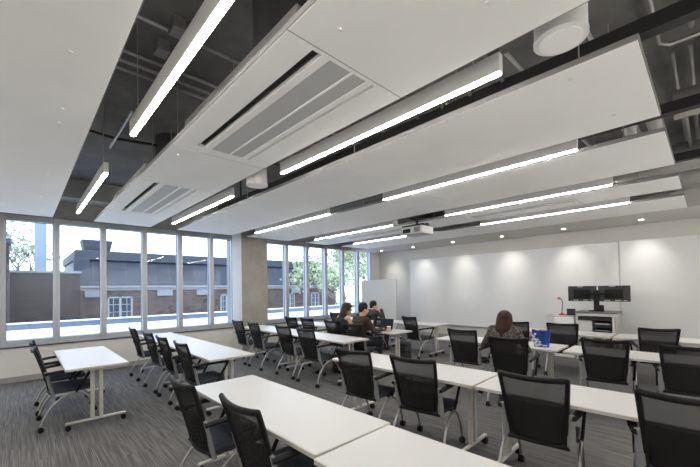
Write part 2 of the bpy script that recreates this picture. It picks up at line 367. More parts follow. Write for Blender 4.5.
panel(XL+.02, XE, 7.3, 8.48, 'last long white ceiling panel in front of the downlights', (-5.4, -2.8), (-7.4, -5, -2.6, -.55))

def vent(x0, x1, y0, y1, label, full=True):
    t = thing('ceiling_vent', label, 'air vent', ((x0+x1)/2, (y0+y1)/2, ZP), 0, 'slotted air vents')
    hx, W = (x1-x0)/2-.003, y1-y0
    def yy(a): return (a-.5)*W
    k = [.0, .20, .27, .335, .52, .54, .665, .72, .745, 1.0] if full else [.0, .28, .31, .36, .47, .48, .60, .66, .68, 1.0]
    ex = .13
    b = NB()
    for (a, c) in ((k[0], k[1]), (k[2], k[3]), (k[4], k[5]), (k[6], k[7]), (k[8], k[9])): bx(b, -hx, hx, yy(a), yy(c), 0, .03, .002)
    obj('face_plate', b, 'panel', t)
    b = NB()
    for q in (-W/2-.0025, W/2+.0025): bx(b, -hx, hx, q-.0025, q+.0025, .001, .03)
    obj('edge_trim', b, 'panel_edge', t)
    b = NB(); bx(b, -hx+ex, hx-.03, yy(k[1]), yy(k[2]), .045, .06); obj('air_slot', b, 'slot', t)
    for (xa, xb) in ((-hx, -hx+ex), (hx-.03, hx)):
        b = NB(); bx(b, xa, xb, -W/2+.002, W/2-.002, .001, .03); obj('end_cap', b, 'panel', t)
    for (a, c) in ((k[3], k[4]), (k[5], k[6])):
        b = NB(); bx(b, -hx+ex, hx-.03, yy(a), yy(c), .006, .02); obj('perforated_grille', b, 'perf', t)
    b = NB(); bx(b, -hx+ex, hx-.03, yy(k[7]), yy(k[8]), .025, .04); obj('air_groove', b, 'perf', t)
    b = NB(); bx(b, -hx+.05, hx-.05, -W/2+.1, W/2-.1, .061, .24, .01); obj('plenum_box', b, 'duct', t)
    for sx in (-.7, .7):
        b = NB(); tube(b, [(hx*sx, 0, .24), (hx*sx, 0, ZS-ZP)], .005, 6); obj('hanging_cable', b, 'cable', t)
    return t
vent(-6.78, -4.68, 1.0, 1.95, 'slotted air vent closer to the windows, seen small')
vent(-3.40, -1.49, 1.0, 1.95, 'large slotted air vent with two grey grilles, nearest the camera')
vent(-6.8, -4.68, 5.92, 6.74, 'thin slotted air vent left of the projector', False)
vent(-3.3, -1.43, 5.92, 6.74, 'thin slotted air vent right of the projector near the front wall', False)

# linear lights
def linear(x0, x1, y, label):
    t = thing('linear_light', label, 'ceiling light', ((x0+x1)/2, y, 2.935), 0, 'linear ceiling lights')
    h = (x1-x0)/2; w = .024
    b = NB(); bx(b, -h, h, -w, w, .004, .125, .003)
    o = obj('housing', b, 'light_body', t)
    b = NB(); bx(b, -h+.006, h-.006, -.017, .017, -.006, .0038); obj('diffuser', b, STRIP, t)
    b = NB(); bx(b, -h+.03, h-.03, -.010, .010, .1252, .1258); obj('upper_diffuser', b, UPLIGHT, t)
    for s in (-1, 1):
        b = NB(); tube(b, [(s*(h-.18), 0, .125), (s*(h-.18), 0, ZS-2.935)], .004, 6); obj('hanging_cable', b, 'cable', t)
    b = NB(); cyl(b, (-h+.18, 0, .14), .022, .03, 12); obj('cable_gripper', b, 'pipe', t)
    return t
YL = [.69, 2.165, 3.95, 5.69, 7.13]
nm = ['beside the widest panel', 'between the vent row and drum pendant', 'over the middle tables', 'in the projector gap', 'closest to the front wall']
for y, n in zip(YL, nm):
    linear(-3.37, -.872, y, 'long lit linear ceiling light away from windows, ' + n)
    linear(-7.27, -4.63, y, 'lit linear ceiling light at the window side, ' + n)

# drum pendants (speakers)
def drum(x, y, z, r, h, label):
    t = thing('drum_pendant', label, 'pendant speaker', (x, y, z), 0, 'drum pendant speakers')
    b = NB(); cyl(b, (0, 0, h/2+.012), r*.97, h-.02, 40); obj('housing', b, 'white_paint', t, True)
    b = NB(); cyl(b, (0, 0, .01), r, .02, 40); obj('rim', b, 'white_paint', t, True)
    b = NB(); cyl(b, (0, 0, -.004), r*.80, .006, 40); obj('grille', b, 'panel', t, True)
    b = NB(); tube(b, [(0, 0, h), (0, 0, ZS-z)], .012, 8); obj('stem', b, 'black_steel', t, True)
drum(-.555, 2.2, 2.985, .135, .30, 'large white drum pendant above the end of the second light')
drum(-3.86, 2.12, 2.90, .13, .27, 'small looking white drum pendant beside the shorter vent row light')

# downlights
for i, x in enumerate([-8.05, -6.7, -5.26, -3.82, -2.37, -.96]):
    nm = ['nearest the windows', 'second from the windows', 'third from the windows', 'fourth from the windows', 'second from the right end of the row', 'last at the right end of the row'][i]
    t = thing('downlight', 'small round lit downlight in the front soffit, ' + nm, 'downlight', (x, 9.28, 2.95), 0, 'downlights along the front wall')
    b = NB(); r = bmesh.ops.create_cone(b, cap_ends=False, segments=24, radius1=.055, radius2=.04, depth=.012, matrix=Matrix.Translation((0, 0, -.006))); obj('trim_ring', b, 'white_paint', t, True)
    b = NB(); cyl(b, (0, 0, -.004), .042, .006, 24); obj('lens', b, SPOTL, t)
    l = bpy.data.lights.new('downlight_lamp', 'SPOT'); l.energy = 52; l.color = (1, .95, .87); l.spot_size = math.radians(64); l.spot_blend = 1.0; l.shadow_soft_size = .04
    lo = bpy.data.objects.new('downlight_lamp', l); C.objects.link(lo); lo.parent = t; lo.location = (0, 0, -.02); lo.rotation_euler = (math.radians(37), 0, 0)

# added fill spots on the unseen rear and right walls, brightening the ceiling panels
def fill_spot(x, y, rx, rz, e):
    l = bpy.data.lights.new('wall_fill_spot', 'SPOT'); l.energy = e; l.color = (1, .97, .92); l.spot_size = math.radians(120); l.spot_blend = .8; l.shadow_soft_size = .05
    o = bpy.data.objects.new('wall_fill_spot', l); C.objects.link(o); o.location = (x, y, 2.93); o.rotation_euler = (rx, 0, rz)
for x in (-7.5, -6, -4.5, -3, -1.5, 0): fill_spot(x, YB+.7, math.radians(-25), 0, 80)
for y in (-.5, 1, 2.5, 4, 5.5, 7, 8.5): fill_spot(XR-.7, y, math.radians(25), math.radians(-90), 250)

# projector
pj = thing('projector', 'white ceiling projector hanging between two ceiling panels', 'projector', (-3.95, 5.62, 2.64))
b = NB(); bx(b, -.25, .25, -.19, .19, 0, .15, .02, seg=2); obj('body', b, 'perf', pj, True)
b = NB(); cyl(b, (.11, .2, .075), .05, .06, 20, 'Y'); obj('lens', b, 'black_plastic', pj, True)
b = NB(); bx(b, -.2, -.02, -.196, -.19, .03, .11); obj('port_panel', b, 'black_plastic', pj)
b = NB()
for k in range(5): bx(b, .06, .2, -.194, -.189, .03+.02*k, .04+.02*k)
obj('vent_grille', b, 'black_plastic', pj)
b = NB()
for s in (-1, 1): bx(b, s*.2-.012, s*.2+.012, -.12, .12, .15, .19)
bx(b, -.25, .25, -.02, .02, .18, .2); bx(b, -.25, .25, -.15, -.12, .16, .185)
obj('mount_bracket', b, 'black_steel', pj)
b = NB(); tube(b, [(0, 0, .2), (0, 0, ZS-2.64)], .025, 12); obj('pole', b, 'black_steel', pj, True)

# ------------------------------------------------------------------ services above the panels
def pipe(name, pts, r, m, label, cat, group=None, n=10):
    b = NB(); tube(b, pts, r, n); return tag(obj(name, b, m, None, True, 60), label, cat, group)
for i, (x, w) in enumerate([(-3.02, 'nearest the camera'), (-3.52, 'second from the camera'), (-3.66, 'third from the camera'), (-3.78, 'fourth from the camera')]):
    pipe('conduit', [(x, -1.4, 3.74-.012*i), (x, 3.9, 3.74-.012*i)], .016, 'pipe', 'thin steel conduit under the slab near the first light, ' + w, 'conduit', 'conduits under the slab')
pipe('conduit', [(-5.35, .35, 3.66), (-5.35, .9, 3.62), (-5.3, 1.3, 3.64), (-5.3, 2.2, 3.66)], .018, 'black_steel', 'black conduit crossing over the window side light', 'conduit', 'black conduits')
pipe('conduit', [(-3.4, .69, 3.15), (-4.4, .69, 3.15)], .012, 'pipe', 'double steel conduit linking the two nearest linear lights', 'conduit')
pipe('conduit', [(-.27, 2.3, 3.72), (-.27, 4.05, 3.72), (-.2, 4.15, 3.72), (.6, 4.15, 3.72)], .02, 'pipe', 'bent steel conduit past the panel end, left one', 'conduit', 'right side conduits')
pipe('conduit', [(-.06, 2.3, 3.7), (-.06, 3.95, 3.7)], .02, 'pipe', 'straight steel conduit past the panel end, right one', 'conduit', 'right side conduits')
pipe('conduit', bez([(-1.6, 2.9, 3.78), (-1.0, 2.85, 3.76), (-.4, 3.0, 3.785), (.6, 2.75, 3.78)]), .014, 'pipe', 'wavy flexible conduit above the large drum pendant, lower one', 'conduit', 'wavy conduits')
pipe('conduit', bez([(-1.6, 2.6, 3.78), (-.9, 2.55, 3.76), (-.2, 2.66, 3.785), (.6, 2.4, 3.78)]), .014, 'pipe', 'wavy flexible conduit above the large drum pendant, upper one', 'conduit', 'wavy conduits')
pipe('conduit', [(-.15, 5.3, 3.5), (-.15, 7.0, 3.5)], .018, 'pipe', 'vertical looking steel conduit between the two right side ducts', 'conduit')
# black steel channels
for i, (y, z, w) in enumerate([(2.96, 3.28, 'behind the large drum pendant'), (4.55, 3.3, 'above the third linear light'), (6.4, 3.3, 'behind the projector')]):
    b = NB(); bx(b, -6.9, 1.45, y-.05, y+.05, z-.05, z+.05)
    for xx in (-6, -3, .5):
        bx(b, xx-.01, xx+.01, y-.01, y+.01, z+.05, ZS-.001)
    o = tag(obj('steel_channel', b, 'black_steel'), 'long black steel channel under the slab ' + w, 'channel', 'black steel channels')
for i, x in enumerate([-.95, -3.6, -2.2]):
    b = NB(); bx(b, x-.03, x+.03, 2.2, 2.26, 3.12, ZS)
    tag(obj('hanger_post', b, 'black_steel'), 'black hanger post above the second light, ' + ['nearest the large drum pendant', 'nearest the smaller drum pendant', 'between the two drum pendants'][i], 'hanger', 'black hanger posts')
# ducts
def duct(pts, r, label, n=24, group='galvanised ducts'):
    t = thing('air_duct', label, 'duct', pts[0], 0, group); o = Vector(pts[0])
    P = [Vector(p)-o for p in pts]
    b = NB(); tube(b, P, r, n); obj('duct_pipe', b, 'duct', t, True, 60)
    for i in range(len(P)-1):
        d = P[i+1]-P[i]; k = max(1, int(d.length/1.2))
        for j in range(1, k):
            c = P[i]+d*(j/k); u = d.normalized()
            b = NB(); tube(b, [c-u*.02, c+u*.02], r*1.05, n); obj('seam_band', b, 'duct', t, True, 60)
    for s in (.3, .7):
        c = P[0]+(P[-1]-P[0])*s
        b = NB(); tube(b, [c+Vector((0, 0, r)), c+Vector((0, 0, ZS-o.z))], .008, 6); obj('hanger_rod', b, 'black_steel', t)
duct([(-.22, 4.82, 3.42), (1.45, 4.82, 3.42)], .14, 'round galvanised duct at the right, nearest of the crosswise ducts')
duct([(-2.6, 6.85, 3.42), (1.45, 6.85, 3.42)], .20, 'round galvanised duct at the right, middle of the crosswise ducts')
duct([(-.9, 8.05, 3.42), (1.45, 8.05, 3.42)], .24, 'fat galvanised duct at the right beside the soffit')
duct([(-.62, 4.55, 3.46), (-.62, 5.7, 3.46)], .075, 'short branch duct seen in the gap beside the third light, left of the pair', 18)
duct([(-.40, 4.55, 3.46), (-.40, 5.7, 3.46)], .075, 'short branch duct seen in the gap beside the third light, right of the pair', 18)
for x, y, w in ((-5.35, 1.62, 'above the vents nearer the windows'), (-2.1, 1.42, 'above the larger vent')):
    b = NB(); cyl(b, (x, y, 3.50), .25, .60, 32); tag(obj('duct_boot', b, 'boot', None, True), 'dark round duct boot ' + w, 'duct boot', 'dark duct boots')
def clutter(label, n, f, cat='conduit'):
    for k in range(n):
        pts, r, m = f(k); b = NB(); tube(b, pts, r, 8); tag(obj('conduit', b, m, None, True, 60), label, cat, label)
clutter('bare steel conduit running lengthwise under the slab above the second linear light', 3, lambda k: ([(-6.5, 2.28+.09*k, 3.70), (1.3, 2.28+.09*k, 3.70)], .013, 'pipe'))
clutter('bare steel conduit crossing the gap beside the third linear light', 5, lambda k: ([(-.62-.55*k*k**.3, 3.0, 3.58+.03*k), (-.62-.55*k*k**.3, 5.6, 3.58+.03*k)], .016+.004*(k % 2), 'pipe'))
clutter('bare steel conduit crossing the gap in front of the projector', 4, lambda k: ([(-1.1-.9*k, 5.0, 3.5), (-1.1-.9*k, 6.3, 3.5)], .02, 'pipe'))
clutter('slanted brace between slab and black channel above the second light', 4, lambda k: ([(-1.15-.28*k, 2.88, 3.30), (-1.4-.28*k, 2.88, 3.79)], .014, 'pipe'), 'brace')
clutter('slanted brace above the gap beside the third linear light', 5, lambda k: ([(-.5-.17*k, 4.47, 3.32), (-.62-.17*k, 4.47, 3.79)], .012, 'pipe'), 'brace')
clutter('bare steel conduit under the slab past the right panel ends', 3, lambda k: ([(-.2+.12*k, 4.3, 3.72), (-.2+.12*k, 9.6, 3.72)], .018, 'pipe'))
# junction boxes & strut stubs seen through the gap above the second light
for i, (x, y) in enumerate([(-2.6, 1.75), (-2.2, 1.75), (-3.3, .9), (-2.95, .92)]):
    b = NB(); bx(b, x-.07, x+.07, y-.05, y+.05, 3.70, 3.80, .005)
    tag(obj('junction_box', b, 'pipe'), 'small steel junction box under the slab, ' + ['first along the second light', 'second along the second light', 'first beside the nearest light', 'second beside the nearest light'][i], 'junction box', 'junction boxes')

# ------------------------------------------------------------------ tables
def make_table():
    t = thing('training_table', '', 'table')
    b = NB(); bx(b, -.915, .915, -.305, .305, .708, .735, .006, seg=2); obj('tabletop', b, 'table', t)
    b = NB()
    for s in (-1, 1):
        bx(b, s*.9165-.0025, s*.9165+.0025, -.30, .30, .709, .732); bx(b, -.91, .91, s*.3065-.0025, s*.3065+.0025, .709, .732)
    obj('edge_band', b, 'table_edge', t)
    b = NB(); bx(b, -.72, .72, -.03, .03, .66, .70); 
    for s in (-1, 1): bx(b, s*.74-.04, s*.74+.04, -.2, .2, .685, .708)
    obj('under_frame', b, 'leg_paint', t)
    for s in (-1, 1):
        b = NB(); x = s*.765
        for yy in (-.042, .042): bx(b, x-.02, x+.02, yy-.02, yy+.02, .09, .70, .006)
        bx(b, x-.02, x+.02, -.30, .30, .068, .095, .008)
        bx(b, x-.024, x+.024, -.075, .075, .665, .70, .006)
        lg = obj('leg', b, 'leg_paint', t)
        for yy in (-.272, .272): caster(x, yy, lg)
    return t
CAST = None
def caster(x, y, parent, rz=0):
    global CAST
    if CAST is None:
        b = NB()
        for s in (-1, 1): cyl(b, (s*.014, 0, .03), .029, .017, 16, 'X')
        cyl(b, (0, .0, .055), .012, .03, 10); bx(b, -.012, .012, -.022, .02, .028, .05, .004)
        CAST = obj('caster', b, 'black_plastic', parent, True); o = CAST
    else:
        o = CAST.copy(); C.objects.link(o); o.parent = parent
    o.location = (x, y, 0); o.rotation_euler = (0, 0, rz); return o
tbl = make_table(); first = [True]
def table(x, y, rz, label, group='white folding training tables'):
    rz = math.radians(rz)
    if first[0]:
        first[0] = False; tbl.location = (x, y, 0); tbl.rotation_euler = (0, 0, rz); tbl['label'] = label; tbl['group'] = group; return tbl
    return dup(tbl, (x, y, 0), rz, label, group)
table(-5.955, .67, 0, 'lone white table standing apart beside the windows with two chairs')
table(-7.095, 2.02, 0, 'white table against the windows in the second row, left half of a pair')
table(-5.262, 2.02, 0, 'white table in the second row by the aisle with clean near end')
table(-6.88, 4.085, 0, 'white table right in front of the concrete column')
table(-5.045, 4.085, 0, 'white table with dark red backpack just behind its aisle end')
table(-6.965, 5.465, 0, 'white table nearest the windows in the row of the seated woman in black')
table(-5.13, 5.465, 0, 'white table holding the open laptop and paper cup')
table(-7.11, 7.12, 0, 'white table by the windows in the row nearest the grey mobile board')
table(-5.27, 7.12, 0, 'white table nearest the front wall with one empty chair at its end')
table(-2.362, 1.42, 0, 'large looking white table in front with two empty chairs at its near side')
table(-.51, 1.405, 1.0, 'white table cut off by the lower edge of the photo')
table(-2.39, 3.15, 1.5, 'white table with two mesh chairs behind the front table')
table(-.535, 3.20, 1.5, 'white table behind the large chair at lower right')
table(-2.365, 5.47, .8, 'white table with the blue bag on it')
table(-.46, 5.52, .8, 'white table right of the blue bag, middle right row')
table(-2.09, 7.40, .8, 'white table in front of the podium, mostly hidden by chairs')
table(-.22, 7.43, .8, 'white table at far right below the bare wall')

# ------------------------------------------------------------------ chairs
def make_chair():
    t = thing('office_chair', '', 'chair')
    # seat cushion
    b = NB()
    def seat(u, v, top):
        x = (u-.5)*.47; y = -.185 + v*.42
        e = max(abs(2*u-1), abs(2*v-1)); k = 1-.05*max(0, abs(2*v-1)-.5)
        z = .475 - .022*(e**4) - .015*max(0, v-.75)*4*.5
        return Vector((x*k, y, z if top else .415+.0*u))
    grid(b, lambda u, v: seat(u, v, True), 12, 12, .0)
    top = list(b.faces); r = bmesh.ops.extrude_face_region(b, geom=top); vs = [g for g in r['geom'] if isinstance(g, bmesh.types.BMVert)]
    for v in vs: v.co.z = .425 + (v.co.z-.475)*.3
    obj('seat', b, 'seat', t, True, 60)
    b = NB(); bx(b, -.21, .21, -.2, .2, .405, .427, .008); bx(b, -.25, .25, .02, .06, .395, .415, .006); bx(b, -.215, .215, -.19, -.15, .395, .415, .006); obj('seat_pan', b, 'black_plastic', t)
    # backrest
    def back(u, v):   # v 0 bottom .. 1 top
        w = .186 + .043*v; x = (2*u-1)*w
        y = -.205 - .02*v - .122*v*v + .02*math.sin(PI*v)*-1 + .03*((2*u-1)**2)
        z = .415 + .525*v - .012*(1-(2*u-1)**2)*v
        return Vector((x, y, z))
    loop = [back(0, v/10) for v in range(11)] + [back(u/8, 1) for u in range(1, 9)] + [back(1, 1-v/10) for v in range(1, 11)] + [back(1-u/8, 0) for u in range(1, 8)]
    b = NB(); tube(b, loop, .0125, 8, closed=True)
    tube(b, [back(u/12, .985) + Vector((0, 0, .002)) for u in range(13)], .021, 8, sx=.75)
    for s in (0, 1): tube(b, [back(s, v/10) for v in range(2, 11)], .0165, 8)
    tube(b, [back(u/12, .0) for u in range(13)], .014, 8)
    bf = obj('back_frame', b, 'black_plastic', t, True, 60)
    b = NB(); grid(b, back, 12, 14, .004); obj('back_mesh', b, 'mesh', bf, True, 180)
    b = NB(); grid(b, lambda u, v: back(.06+.88*u, .02+.57*v) + Vector((0, .012, 0)), 10, 8, .004); obj('lumbar_panel', b, 'mesh', bf, True, 180)
    for s in (-1, 1):   # grey uprights at both sides of the back
        b = NB(); P = [(s*.218, -.165, .40), (s*.220, -.185, .48), (s*.224, -.205, .58), (s*.230, -.235, .68)]
        tube(b, bez(P, 4), [.034]*4+[.032]*4+[.028]*4+[.022], 8, sx=.5); obj('back_bracket', b, 'dark_grey_plastic', t, True, 60)
    for s in (-1, 1):   # arms
        b = NB()
        tube(b, bez([(s*.242, -.24, .655), (s*.265, -.12, .668), (s*.272, .05, .672), (s*.27, .2, .668)], 5), .019, 8, sx=1.5)
        tube(b, bez([(s*.27, .2, .666), (s*.268, .165, .60), (s*.262, .085, .46), (s*.258, .045, .40)], 5), .0165, 8, sx=.8)
        obj('armrest', b, 'black_plastic', t, True, 60)
    for s in (-1, 1):   # curved legs
        P = bez([(s*.258, .05, .405), (s*.26, -.06, .375), (s*.265, -.17, .28), (s*.27, -.245, .15), (s*.272, -.275, .065)], 6)
        b = NB(); tube(b, P, .0125, 8); lg = obj('leg', b, 'chrome', t, True, 60); caster(s*.272, -.275, lg)
        P = bez([(s*.258, .03, .405), (s*.25, .13, .36), (s*.242, .22, .25), (s*.24, .275, .14), (s*.24, .295, .065)], 6)
        b = NB(); tube(b, P, .0125, 8); lg = obj('leg', b, 'chrome', t, True, 60); caster(s*.24, .295, lg)
    return t
ch = make_chair(); cf = [True]
def chair(x, y, rz, label, group='black mesh chairs'):
    rz = math.radians(rz)
    if cf[0]:
        cf[0] = False; ch.location = (x, y, 0); ch.rotation_euler = (0, 0, rz); ch['label'] = label; ch['group'] = group; return ch
    return dup(ch, (x, y, 0), rz, label, group)
Bk = 'black mesh office chair '
chair(-5.62, .44, 0, Bk + 'at the lone window table, nearer its aisle end')
chair(-6.40, .44, 0, Bk + 'at the lone window table, nearer the windows')
chair(-7.40, 1.80, 0, Bk + 'first from the windows of four at the second row')
chair(-6.35, 1.80, 2, Bk + 'second from the windows of four at the second row')
chair(-5.58, 1.80, 0, Bk + 'third from the windows of four at the second row')
chair(-4.74, 1.80, 0, Bk + 'fourth from the windows, at the aisle end of the second row')
chair(-7.22, 3.76, 0, Bk + 'in front of the concrete column, nearer the windows')
chair(-6.46, 3.74, -3, Bk + 'in front of the column, second from the windows')
chair(-5.44, 3.78, 0, Bk + 'at the table with the red bag, left one')
chair(-4.72, 3.76, 0, Bk + 'at the table with the red bag, aisle end')
chair(-7.08, 5.06, 0, Bk + 'at the laptop row, first from the windows')
chair(-6.46, 5.08, 0, Bk + 'at the laptop row, left of the woman in black')
chair(-5.50, 5.02, 0, Bk + 'under the seated woman in black')
chair(-4.72, 4.84, 4, Bk + 'under the man in the brown sweater')
chair(-7.36, 6.75, 0, Bk + 'at the farthest window side table, closest to the windows')
chair(-6.12, 6.62, 0, Bk + 'under the person in charcoal with raised hand')
chair(-4.76, 6.78, -12, Bk + 'standing alone at the far table end left of the front wall')
chair(-2.72, 1.17, 1, Bk + 'at the front table, left one, partly overlapped')
chair(-1.94, 1.24, 1, Bk + 'at the front table, large one overlapping its neighbour')
chair(-2.72, 2.90, 6, Bk + 'at the table behind the front one, left of two')
chair(-2.00, 2.97, 8, Bk + 'at the table behind the front one, right of two')
chair(-.96, 3.04, 6, Bk + 'standing large before the centre right table')
chair(-.13, 3.12, 5, Bk + 'at the lower right corner, cut by the photo edge')
chair(-2.70, 5.27, 2, Bk + 'directly left of the long haired woman')
chair(-1.88, 4.86, 10, Bk + 'under the long haired woman in the speckled top')
chair(-.93, 5.42, 5, Bk + 'right of the blue bag, facing the podium')
chair(-.19, 5.38, 4, Bk + 'at the right edge in the middle row')
chair(-2.58, 7.05, 4, Bk + 'half hidden behind the long haired woman')
chair(-1.85, 7.15, 8, Bk + 'just behind the blue bag, before the podium')
chair(-.62, 7.15, 14, Bk + 'farthest right, before the bare front wall')

# ------------------------------------------------------------------ mobile board, podium
mb = thing('mobile_board', 'grey blank mobile board standing by the last windows', 'mobile board', (-7.5, 8.45, 0))
b = NB(); bx(b, -.75, .75, -.02, .02, .35, 1.89, .006); obj('panel', b, 'board_grey', mb)
b = NB()
for s in (-1, 1): bx(b, s*.72-.02, s*.72+.02, -.25, .25, .06, .1, .005); bx(b, s*.72-.02, s*.72+.02, .02, .045, .1, 1.2)
obj('stand', b, 'alu', mb)
for s in (-1, 1):
    for yy in (-.22, .22): caster(s*.72, yy, mb)

pd = thing('podium', 'grey teaching podium with open equipment rack by the front wall', 'podium', (-1.72, 9.15, 0))
b = NB(); bx(b, -.36, .385, -.32, .32, 1.0, 1.035, .006); obj('top', b, 'podium_top', pd)
b = NB(); bx(b, -.33, .40, -.30, .30, .94, 1.0, .004); bx(b, -.35, -.31, -.3, .3, 0, .94); bx(b, .30, .34, -.3, .3, 0, .94); bx(b, -.31, .30, -.3, .3, .04, .08)
bx(b, -.31, .3, .27, .3, .08, .94); obj('carcass', b, 'podium_grey', pd)
b = NB(); bx(b, .345, .375, -.26, .3, 0, .93); obj('side_panel', b, 'podium_grey', pd)
b = NB(); bx(b, -.305, -.05, -.302, -.285, .09, .84); obj('door', b, 'podium_grey', pd)
b = NB(); bx(b, -.31, .295, -.26, .26, .86, .92); obj('upper_shelf', b, 'screen_black', pd)
for i, z in enumerate((.70, .56, .40, .24)):
    b = NB(); bx(b, -.03, .285, -.292, .2, z, z+.10, .004); e = obj('rack_unit', b, 'screen_black', pd)
    b = NB(); bx(b, -.0, .25, -.296, -.293, z+.075, z+.092); obj('front_strip', b, 'label_white' if i < 1 else 'dark_grey_plastic', e)
sd = thing('side_desk', 'low grey side desk wing attached left of the podium', 'desk', (-2.38, 9.15, 0))
b = NB(); bx(b, -.32, .27, -.28, .28, .90, .925, .004); obj('top', b, 'podium_grey', sd)
b = NB(); bx(b, -.12, .27, -.27, .27, 0, .90); obj('cabinet', b, 'white_paint', sd)
b = NB(); bx(b, -.22, -.19, -.03, .22, 0, .9); obj('leg', b, 'white_paint', sd)
def monitor(x, rz, label):
    t = thing('monitor', label, 'monitor', (x, 9.12, 1.25), rz, 'podium monitors')
    b = NB(); bx(b, -.275, .275, .0, .03, 0, .34, .006); obj('panel', b, 'screen_black', t)
    b = NB(); bx(b, -.16, .16, -.025, 0, .06, .26, .01); obj('rear_housing', b, 'black_plastic', t)
    b = NB()
    for (x0, z0, w) in ((-.08, .318, .1), (-.17, .02, .1), (.02, .02, .1), (.16, .02, .06)): bx(b, x0, x0+w, -.004, 0, z0, z0+.012)
    obj('port_label', b, 'label_white', t)
    b = NB(); bx(b, -.06, .06, -.06, -.025, .10, .22, .005); obj('mount_plate', b, 'black_plastic', t)
monitor(-2.0, math.radians(-3), 'black monitor seen from behind, left of the pair on the podium')
monitor(-1.42, math.radians(3), 'black monitor seen from behind, right of the pair on the podium')
ma = thing('monitor_stand', 'black dual arm stand on the podium top between the monitors', 'stand', (-1.72, 9.1, 1.035))
b = NB(); bx(b, -.14, .12, -.09, .09, 0, .02, .004); obj('base', b, 'black_plastic', ma)
b = NB(); bx(b, -.05, .05, -.06, -.03, .02, .46, .005); obj('post', b, 'black_plastic', ma)
b = NB(); bx(b, -.32, .32, -.075, -.045, .36, .40, .004); obj('arm', b, 'black_plastic', ma)
b = NB(); bx(b, -.02, .13, -.09, -.02, .02, .14, .01); obj('cable_box', b, 'black_plastic', ma)
lp = thing('gooseneck_lamp', 'small red gooseneck lamp on the side desk', 'lamp', (-2.40, 9.1, .925))
b = NB(); cyl(b, (0, 0, .012), .07, .024, 20); cyl(b, (0, 0, .035), .045, .03, 20, r2=.02); obj('base', b, 'red', lp, True)
b = NB(); tube(b, bez([(0, 0, .04), (.012, 0, .2), (.01, 0, .34), (-.03, -.01, .39)], 5), .008, 8); obj('neck', b, 'black_plastic', lp, True)
b = NB(); cyl(b, (-.05, -.01, .39), .026, .05, 14, 'X'); obj('head', b, 'red', lp, True)
cpn = thing('control_panel', 'small black touch panel tilted on the side desk', 'control panel', (-2.22, 9.1, .925))
b = NB(); bx(b, -.085, .085, -.05, .05, 0, .02, .003); obj('foot', b, 'black_plastic', cpn)
b = NB(); bx(b, -.085, .085, .02, .04, .02, .15, .004); obj('screen', b, 'screen_black', cpn)

# ------------------------------------------------------------------ things on and under tables
bag = thing('gift_bag', 'blue patterned carrier bag with white print standing on the table', 'bag', (-1.69, 5.40, .735), math.radians(12))
b = NB()
def shell(u, v):
    a = u*2*PI; k = 1+.25*v; cx, sy = math.cos(a), math.sin(a)
    q = 1/max(abs(cx), abs(sy)); q = q**.8
    w = .012*math.sin(7*a)*v
    return Vector((cx*q*.095*k, sy*q*.055*k + w, .24*v + -.03*v*max(0, math.cos(2*a-PI))**2+.012*v*math.sin(5*a)))
grid(b, shell, 48, 10); bmesh.ops.remove_doubles(b, verts=b.verts, dist=1e-4)
bmesh.ops.holes_fill(b, edges=[e for e in b.edges if e.is_boundary and all(v.co.z < .01 for v in e.verts)])
bmesh.ops.solidify(b, geom=list(b.faces), thickness=.003)
obj('bag_body', b, 'bag_blue', bag, True)
b = NB()
random.seed(3)
def onbag(x, z):   # point just outside the front and side sheets of the bag
    k = 1+.25*z/.24; return Vector((x*k, -.055*k-.012, z))
for (cx, cz, r) in ((-.075, .05, .024), (-.045, .105, .028), (-.082, .15, .024), (-.03, .035, .024), (-.055, .075, .02), (-.06, .185, .018), (-.015, .075, .018), (-.075, .11, .022), (-.06, .02, .018), (-.005, .04, .014)):
    for k in range(3):
        a = k*PI/3+cx*40
        d = Vector((math.cos(a)*r, 0, math.sin(a)*r)); c = onbag(cx, cz); tube(b, [c-d, c+d], .004, 6)
obj('leaf_print', b, 'bag_pattern', bag)
b = NB(); c = onbag(.045, .03); bx(b, c.x-.03, c.x+.03, c.y-.002, c.y+.002, .02, .034); obj('printed_strip', b, 'bag_pattern', bag)
for yy in (-.068, .068):
    b = NB(); tube(b, bez([(-.05, yy, .2), (-.03, yy*.9, .226), (0, yy*.85, .232), (.03, yy*.9, .226), (.05, yy, .2)], 5), .005, 6); obj('handle', b, 'bag_blue', bag, True)

rb = thing('backpack', 'dark red backpack on the carpet behind a table end', 'bag', (-4.92, 4.50, 0), .3)
b = NB(); bx(b, -.2, .2, -.13, .13, 0, .33, .07, seg=3); obj('bag_body', b, 'bag_red', rb, True)
b = NB(); bx(b, -.15, .15, -.165, -.125, .04, .2, .03, seg=2); obj('front_pocket', b, 'bag_red', rb, True)
b = NB(); tube(b, bez([(-.05, 0, .325), (0, 0, .37), (.05, 0, .325)], 6), .01, 6); obj('handle', b, 'bag_black', rb, True)
kb = thing('backpack', 'black backpack on the carpet beside the laptop table leg', 'bag', (-4.60, 5.98, 0), .5)
b = NB(); bx(b, -.15, .15, -.11, .11, 0, .46, .07, seg=3); obj('bag_body', b, 'bag_black', kb, True)
b = NB(); bx(b, -.11, .11, -.145, -.1, .05, .24, .03, seg=2); obj('front_pocket', b, 'bag_black', kb, True)
b = NB(); tube(b, bez([(-.05, 0, .45), (0, 0, .5), (.05, 0, .45)], 6), .01, 6); obj('handle', b, 'bag_black', kb, True)

